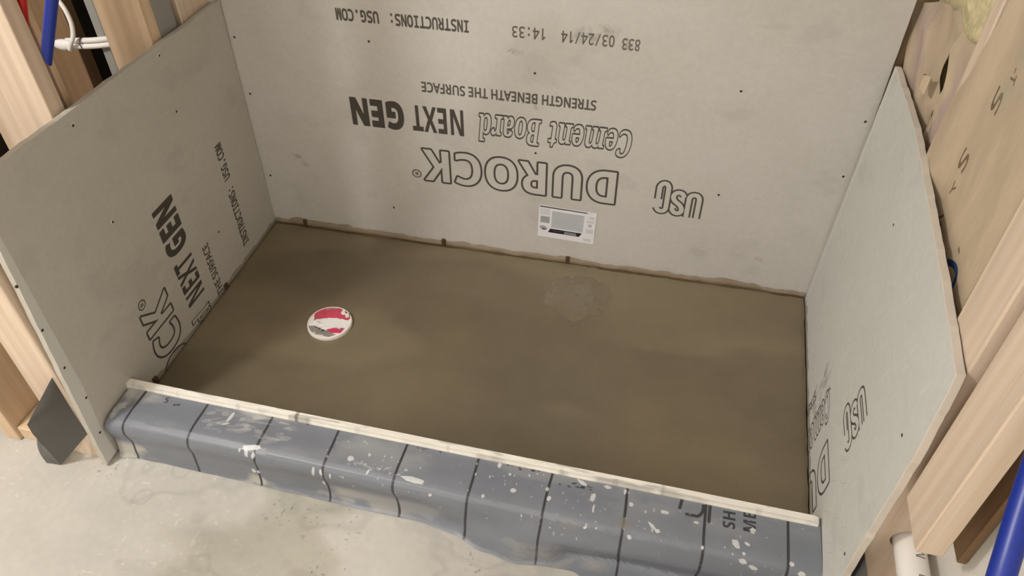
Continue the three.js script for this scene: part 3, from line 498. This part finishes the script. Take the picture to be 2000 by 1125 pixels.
{ const g = new THREE.BoxGeometry(0.004, TOP - FLOOR, 1.1, 1, 1, 60); g.translate(-0.42, (TOP + FLOOR) / 2 + 0.001, 0.0); const p = g.attributes.position; for (let i = 0; i < p.count; i++) p.setX(i, p.getX(i) + 0.006 * noise2(p.getZ(i) * 20, 0, 2)); g.computeVertexNormals(); tag(mesh('dark_backing', g, M.dark_matte), 'black sheet added to darken the gap on the far side of the left studs', 'dark_matte'); }  // added black sheet keeps the space behind the studs dark
// pipes and cable
{
  const b = thing('water_pipe', 'blue plastic pipe with slanted cut end in front of the left studs', 'pipe');
  const R = 0.0092, wall = new THREE.LatheGeometry([[0.0072, 0], [0.0072, 0.5], [R, 0.5], [R, 0], [0.0072, 0]].map((q) => new THREE.Vector2(...q)), 28), p = wall.attributes.position;
  for (let i = 0; i < p.count; i++) if (p.getY(i) < 0.25) p.setY(i, 0.017 - (p.getX(i) / R) * 0.017);      // cut on a slant, longest on the right
  wall.computeVertexNormals();
  const m = mesh('tube', wall, M.blue, b); m.position.set(0.0775, 0.808, 0.62); m.quaternion.setFromUnitVectors(new THREE.Vector3(0, 1, 0), new THREE.Vector3(0.048, 0.084, 0).normalize());
}
tag(mesh('water_pipe', tube([[0.150, 1.26, 0.523], [0.065, 1.06, 0.521], [-0.020, 0.861, 0.5215], [-0.043, 0.804, 0.5215], [-0.062, 0.755, 0.5215]], 0.0085, 40, 16), M.red), 'red plastic pipe running down between the left studs', 'pipe');
{
  const c = thing('cable', 'white cable bent over and strapped across the dark gap at the upper left', 'cable');
  mesh('strand', tube([[-0.122, 0.6535, 0.232], [-0.160, 0.6495, 0.242], [-0.200, 0.6455, 0.245], [-0.235, 0.6415, 0.245]], 0.0058, 40, 12), M.whitePlastic, c);
  mesh('strand', tube([[-0.122, 0.6415, 0.236], [-0.160, 0.6375, 0.246], [-0.200, 0.6335, 0.249], [-0.240, 0.6295, 0.249]], 0.0058, 40, 12), M.whitePlastic, c);
  const e = new THREE.SphereGeometry(1, 28, 18); e.scale(0.026, 0.0125, 0.009); e.rotateZ(0.08); const em = mesh('folded_end', e, M.whitePlastic, c); em.position.set(-0.241, 0.6345, 0.252);
  mesh('loop', tube([[-0.219, 0.630, 0.262], [-0.209, 0.645, 0.263], [-0.199, 0.661, 0.260], [-0.1955, 0.682, 0.255], [-0.199, 0.704, 0.250], [-0.207, 0.722, 0.246], [-0.222, 0.742, 0.242], [-0.245, 0.775, 0.236]], 0.0048, 70, 12), M.whitePlastic, c);
  const k = new THREE.TorusGeometry(0.0122, 0.0011, 8, 30); k.rotateY(Math.PI / 2); k.scale(1, 1.0, 0.75); const km = mesh('strap', k, M.darkBand, c); km.position.set(-0.193, 0.640, 0.247);
}

// ------------------------------------------------------------------ timber, insulation and pipes on the right
{
  // jamb stud bored for the drain pipe
  const ev = new Evaluator(); ev.useGroups = false;
  const A = new Brush(rbox(1.512, 1.612, FLOOR + 0.039, TOP, 0.724, 0.819, 0.004)); A.updateMatrixWorld();
  const cy = new THREE.CylinderGeometry(0.0275, 0.0275, 0.3, 40); cy.rotateX(Math.PI / 2); cy.translate(1.571, 0.244, 0.77); boxUV(cy); const B = new Brush(cy.toNonIndexed ? boxUV(cy) : cy); B.updateMatrixWorld();
  const r = ev.evaluate(A, B, SUBTRACTION); tag(mesh('wall_stud', r.geometry, wood[0]), 'pale stud behind the right board front edge, bored for the white pipe', 'stud');
}
stud(1.512, 1.549, 0.402, TOP, 0.850, 0.940, 0, 'nearest right stud, its sawn lower end hanging above the white pipe');
stud(1.520, 1.601, FLOOR + 0.039, TOP, 0.349, 0.387, 0, 'narrow stud edge between the two kraft paper batts');
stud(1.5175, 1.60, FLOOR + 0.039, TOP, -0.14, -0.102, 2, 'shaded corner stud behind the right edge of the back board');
stud(1.516, 1.601, FLOOR + 0.0005, FLOOR + 0.038, -0.14, 1.2, 1, 'bottom plate on the slab under the right studs', 'y', null, 'bottom_plate', 'plate');
stud(1.512, 1.601, TOP + 0.001, TOP + 0.039, -0.12, 2.2, 1, 'top plate over the studs of the right wall', 'y', null, 'top_plate', 'plate');
tag(mesh('shadow_plank', rbox(1.601, 1.6135, 0.327, 2.2, 0.76, 0.895, 0.002), wood[3]), 'dark brown board standing in for the shadow of the nearest right stud on the drywall', 'shadow_plank');  // added board, its dark wood paints the near stud's cast shadow
const pipePrint = canvasTex(1024, 256, (c, w, h) => { c.fillStyle = '#efeae4'; c.fillRect(0, 0, w, h); c.fillStyle = '#6a6662'; c.font = '56px sans-serif'; c.save(); c.translate(0, 0); for (let i = 0; i < 3; i++) c.fillText('PVC  ASTM', 40 + i * 330, 88); c.restore(); });
pipePrint.wrapS = pipePrint.wrapT = THREE.RepeatWrapping;
{
  const L = 0.75, g = new THREE.LatheGeometry([[0.0205, 0], [0.0205, L], [0.0238, L], [0.0241, L - 0.003], [0.0241, 0.003], [0.0238, 0], [0.0205, 0]].map((a) => new THREE.Vector2(...a)), 48); g.rotateX(Math.PI / 2);
  const p = g.attributes.position, uv = g.attributes.uv; for (let i = 0; i < p.count; i++) { const a = uv.getX(i); uv.setXY(i, p.getZ(i) / 0.42, a * 1.6); }
  const m = tag(mesh('drain_pipe', g, new THREE.MeshPhysicalMaterial({ map: pipePrint, roughness: 0.35 })), 'white plastic drain pipe coming out of the bored stud at lower right', 'pipe'); m.position.set(1.571, 0.244, 0.60);
}
tag(mesh('water_pipe', tube([[1.468, 0.58, 1.200], [1.4805, 0.667, 1.124], [1.4965, 0.725, 1.055], [1.515, 0.79, 0.985], [1.534, 0.87, 0.92], [1.540, 1.0, 0.895], [1.540, 1.5, 0.90]], 0.0130, 80, 20), M.blue), 'blue plastic pipe slanting across the lower right corner in front of the drywall', 'pipe');
// kraft-faced batts
const kraftTex = (k, draw) => canvasTex(768, 768, (c, w, h) => {
  grainCanvas(c, w, h, (x, y) => { const n = fbm(x / 160, y / 160, 4, k), f = fbm(x / 9, y / 22, 2, k + 9), t = 1 + 0.09 * (n - 0.5) + 0.05 * (f - 0.5); return [194 * t, 175 * t, 148 * t]; });
  if (draw) draw(c, w, h);
});
const kraftMat = (t) => new THREE.MeshStandardMaterial({ map: t, roughness: 0.7 });
{ // near batt: z 0.40..0.735, y -0.03..1.3, printed sideways
  const y0 = 0.4, y1 = 1.1, z0 = 0.335, z1 = 0.723;
  const tx = kraftTex(5, (c, w, h) => {
    const at = (y, z, fn) => { c.save(); c.translate((z - z0) / (z1 - z0) * w, (y1 - y) / (y1 - y0) * h); c.scale(w / (z1 - z0) / 1000, h / (y1 - y0) / 1000); fn(); c.restore(); };
    c.fillStyle = 'rgba(104,86,62,0.85)'; c.strokeStyle = 'rgba(104,86,62,0.85)';
    const letter = (t, y, z, s, a, st = 1) => at(y, z, () => { c.rotate(a); c.scale(st, 1); c.font = `${s}px sans-serif`; const m = c.measureText(t); c.fillText(t, -m.width / 2, s * 0.36); c.lineWidth = s * 0.045; c.strokeText(t, -m.width / 2, s * 0.36); });
    letter('S', 0.850, 0.482, 40, 1.57, 1.9); letter('S', 0.739, 0.464, 38, 1.57, 1.9); letter('Y', 0.693, 0.472, 30, 0.3); letter('V', 0.637, 0.478, 36, 1.1); letter('-T', 0.897, 0.500, 26, 1.3); letter('-', 0.671, 0.595, 40, 0.2);
    at(0.622, 0.600, () => { c.strokeStyle = 'rgb(34,62,110)'; c.lineWidth = 10; c.lineCap = 'round'; c.beginPath(); c.moveTo(-35, 5); c.bezierCurveTo(-15, -20, 25, -40, 34, -22); c.bezierCurveTo(40, 0, 30, 20, 6, 16); c.stroke(); c.lineWidth = 3; c.beginPath(); c.moveTo(-35, 5); c.lineTo(-14, 26); c.stroke(); });
    c.fillStyle = 'rgba(170,168,160,0.5)'; for (const [y, z, a] of [[0.93, 0.49, 20], [0.87, 0.50, 26], [0.90, 0.53, 18]]) at(y, z, () => { for (let i = 0; i < 12; i++) { c.globalAlpha = 0.12; c.beginPath(); c.ellipse(rr(-14, 14), rr(-14, 14), a * rr(0.3, 0.8), a * rr(0.3, 0.8), rr(0, 3), 0, 7); c.fill(); } });
  });
  const g = sheet((u, v) => { const y = lerp(y0 - 0.42, y1 + 0.3, v), zz = interp([[0.60, 0.338], [0.70, 0.345], [0.77, 0.352], [0.86, 0.386], [0.94, 0.402], [1.1, 0.41]], y), z = lerp(zz, z1, u); const edge = smooth(0.388, 0.45, z) * smooth(1, 0.92, u); const cr = 0.018 * (fbm(z * 9, y * 4, 3, 31) - 0.5) + 0.008 * Math.abs(fbm(z * 26 + y * 9, y * 12, 3, 37) - 0.5) + 0.016 * smooth(0.62, 0.50, y) * (fbm(z * 30, y * 30, 3, 41) - 0.3); return [1.5185 + edge * (0.011 + 0.5 * cr), y, z]; }, 90, 150, 0.0006, (u, v, p) => [(p.z - z0) / (z1 - z0), (p.y - y0) / (y1 - y0)]);
  const b = thing('insulation_batt', 'smooth kraft paper faced batt with large printed letters on the right', 'insulation');
  mesh('kraft_facing', g, kraftMat(tx), b);
}
{ // far batt, torn and crumpled
  const b = thing('insulation_batt', 'crumpled torn kraft paper batt in the back right corner beside the back board', 'insulation');
  const crum = (z, y, k) => 0.034 * (fbm(z * 7, y * 6, 2, k) - 0.5) + 0.030 * Math.abs(fbm(z * 12 + y * 5, y * 10, 2, k + 5) - 0.5);
  const tx = kraftTex(15, (c, w, h) => { c.fillStyle = 'rgba(160,156,146,1)'; for (let i = 0; i < 60; i++) { c.globalAlpha = 0.05; c.beginPath(); c.ellipse(w * 0.35 + rr(-80, 80), h * 0.35 + rr(-120, 120), rr(20, 90), rr(20, 90), rr(0, 3), 0, 7); c.fill(); } });
  const side = (z0f, z1f, yTop, k) => sheet((u, v) => { const y = lerp(-0.005, yTop(u), v), z = lerp(z0f(y), z1f(y), u); return [1.532 + 0.012 * u + crum(z, y, k), y, z]; }, 60, 150, 0.0008, (u, v, p) => [u, p.y]);
  mesh('kraft_facing', side((y) => interp([[0.60, 0.0], [0.64, 0.0], [0.70, -0.045], [0.76, -0.10]], y), (y) => 0.215 + 0.02 * noise2(y * 22, 3, 4) - 0.045 * smooth(0.70, 0.76, y) * smooth(0.86, 0.78, y), (u) => 0.745 + 0.12 * u + 0.015 * noise2(u * 8, 3, 6), 51), kraftMat(tx), b);
  mesh('kraft_facing', side((y) => 0.212 + 0.03 * noise2(y * 20, 9, 4) + 0.02 * smooth(0.70, 0.76, y) * smooth(0.86, 0.78, y), () => 0.347, (u) => 0.86 + 0.03 * u, 63), kraftMat(tx), b);
  // a folded tongue of torn paper
  mesh('torn_tongue', sheet((u, v) => [1.520 - 0.010 * Math.sin(u * 3), 0.735 - 0.035 * v * (0.3 + 0.7 * u) + 0.015 * u, 0.175 + 0.04 * u], 12, 10, 0.0006), kraftMat(tx), b);
  // glass wool showing through the tear and bulging over the top
  const yw = new THREE.MeshStandardMaterial({ map: dataTex(256, 256, (u, v) => { const t = 0.9 + 0.25 * (fbm(u * 12, v * 12, 4, 3) - 0.5) + 0.12 * (noise2(u * 120, v * 30, 8) - 0.5); return [234 * t, 220 * t, 172 * t]; }), roughness: 1 });
  const core = new THREE.BoxGeometry(0.045, 1.02, 0.44, 3, 60, 40), p = core.attributes.position; for (let i = 0; i < p.count; i++) p.setX(i, p.getX(i) + 0.02 * (fbm(p.getY(i) * 14, p.getZ(i) * 14, 3, 5) - 0.5)); core.translate(1.588, 0.52, 0.15); core.computeVertexNormals();
  mesh('glass_wool_core', core, yw, b);
  const t = new THREE.IcosahedronGeometry(1, 5), q = t.attributes.position; for (let i = 0; i < q.count; i++) { const v = new THREE.Vector3(q.getX(i), q.getY(i), q.getZ(i)); const n = 1 + 0.35 * (fbm(v.x * 2 + 5, v.y * 2 + v.z * 3, 3, 4) - 0.5) + 0.10 * (fbm(v.x * 9, v.y * 9 + v.z * 9, 2, 9) - 0.5); q.setXYZ(i, v.x * 0.026 * n, v.y * 0.072 * n, v.z * 0.10 * n); }
  t.translate(1.540, 0.915, 0.245); mesh('glass_wool_tuft', mergeVertices(t), yw, b).geometry.computeVertexNormals();
}

// ------------------------------------------------------------------ lamps
function globeLamp(K, label) {
  const o = thing('ceiling_light', label, 'lamp', K.pos);
  const g = mesh('globe', new THREE.SphereGeometry(K.radius, 40, 24), new THREE.MeshStandardMaterial({ color: 0xffffff, emissive: K.color, emissiveIntensity: 5 }), o); g.castShadow = false;
  const h = 2.6 - K.pos[1] - K.radius; const c = mesh('stem', new THREE.CylinderGeometry(0.02, 0.03, h, 24), M.whitePlastic, o); c.position.y = K.radius + h / 2;
  const L = new THREE.PointLight(K.color, K.power, 0, 2); L.castShadow = true; L.shadow.radius = K.radius / 0.02; L.shadow.mapSize.set(2048, 2048); L.shadow.bias = -0.0005; o.add(L);
}
globeLamp(KEY, 'round white globe lamp hanging above the left wall');
globeLamp(FILL, 'added unseen fill globe hanging at the right behind the viewer');
{
  const o = thing('added_fill_light', 'added unseen fill light on a black stand behind the viewer', 'lamp', [FRONT_FILL.pos[0], FLOOR, FRONT_FILL.pos[2]]), h = FRONT_FILL.pos[1] - FLOOR;
  const [w, d] = FRONT_FILL.size, hd = mesh('lamp_head', new RoundedBoxGeometry(w + 0.05, d + 0.05, 0.06, 2, 0.01), M.dark_matte, o); hd.position.y = h; hd.lookAt(...FRONT_FILL.aim);
  const g = mesh('diffuser', new THREE.BoxGeometry(w, d, 0.004), new THREE.MeshStandardMaterial({ color: 0xffffff, emissive: FRONT_FILL.color, emissiveIntensity: 4 }), hd); g.position.z = 0.033; g.castShadow = false;
  const L = new THREE.RectAreaLight(FRONT_FILL.color, FRONT_FILL.power, w, d); L.position.z = 0.039; L.rotation.y = Math.PI; hd.add(L);
  mesh('pole', new THREE.CylinderGeometry(0.014, 0.014, h - 0.3, 16), M.dark_matte, o).position.y = (h - 0.3) / 2 + 0.02;
  for (let i = 0; i < 3; i++) { const a = i * 2.094; mesh('leg', tube([[0, 0.55, 0], [Math.cos(a) * 0.25, 0.28, Math.sin(a) * 0.25], [Math.cos(a) * 0.5, 0.011, Math.sin(a) * 0.5]], 0.010, 12, 8), M.dark_matte, o); }
}

renderer.render(scene, camera);
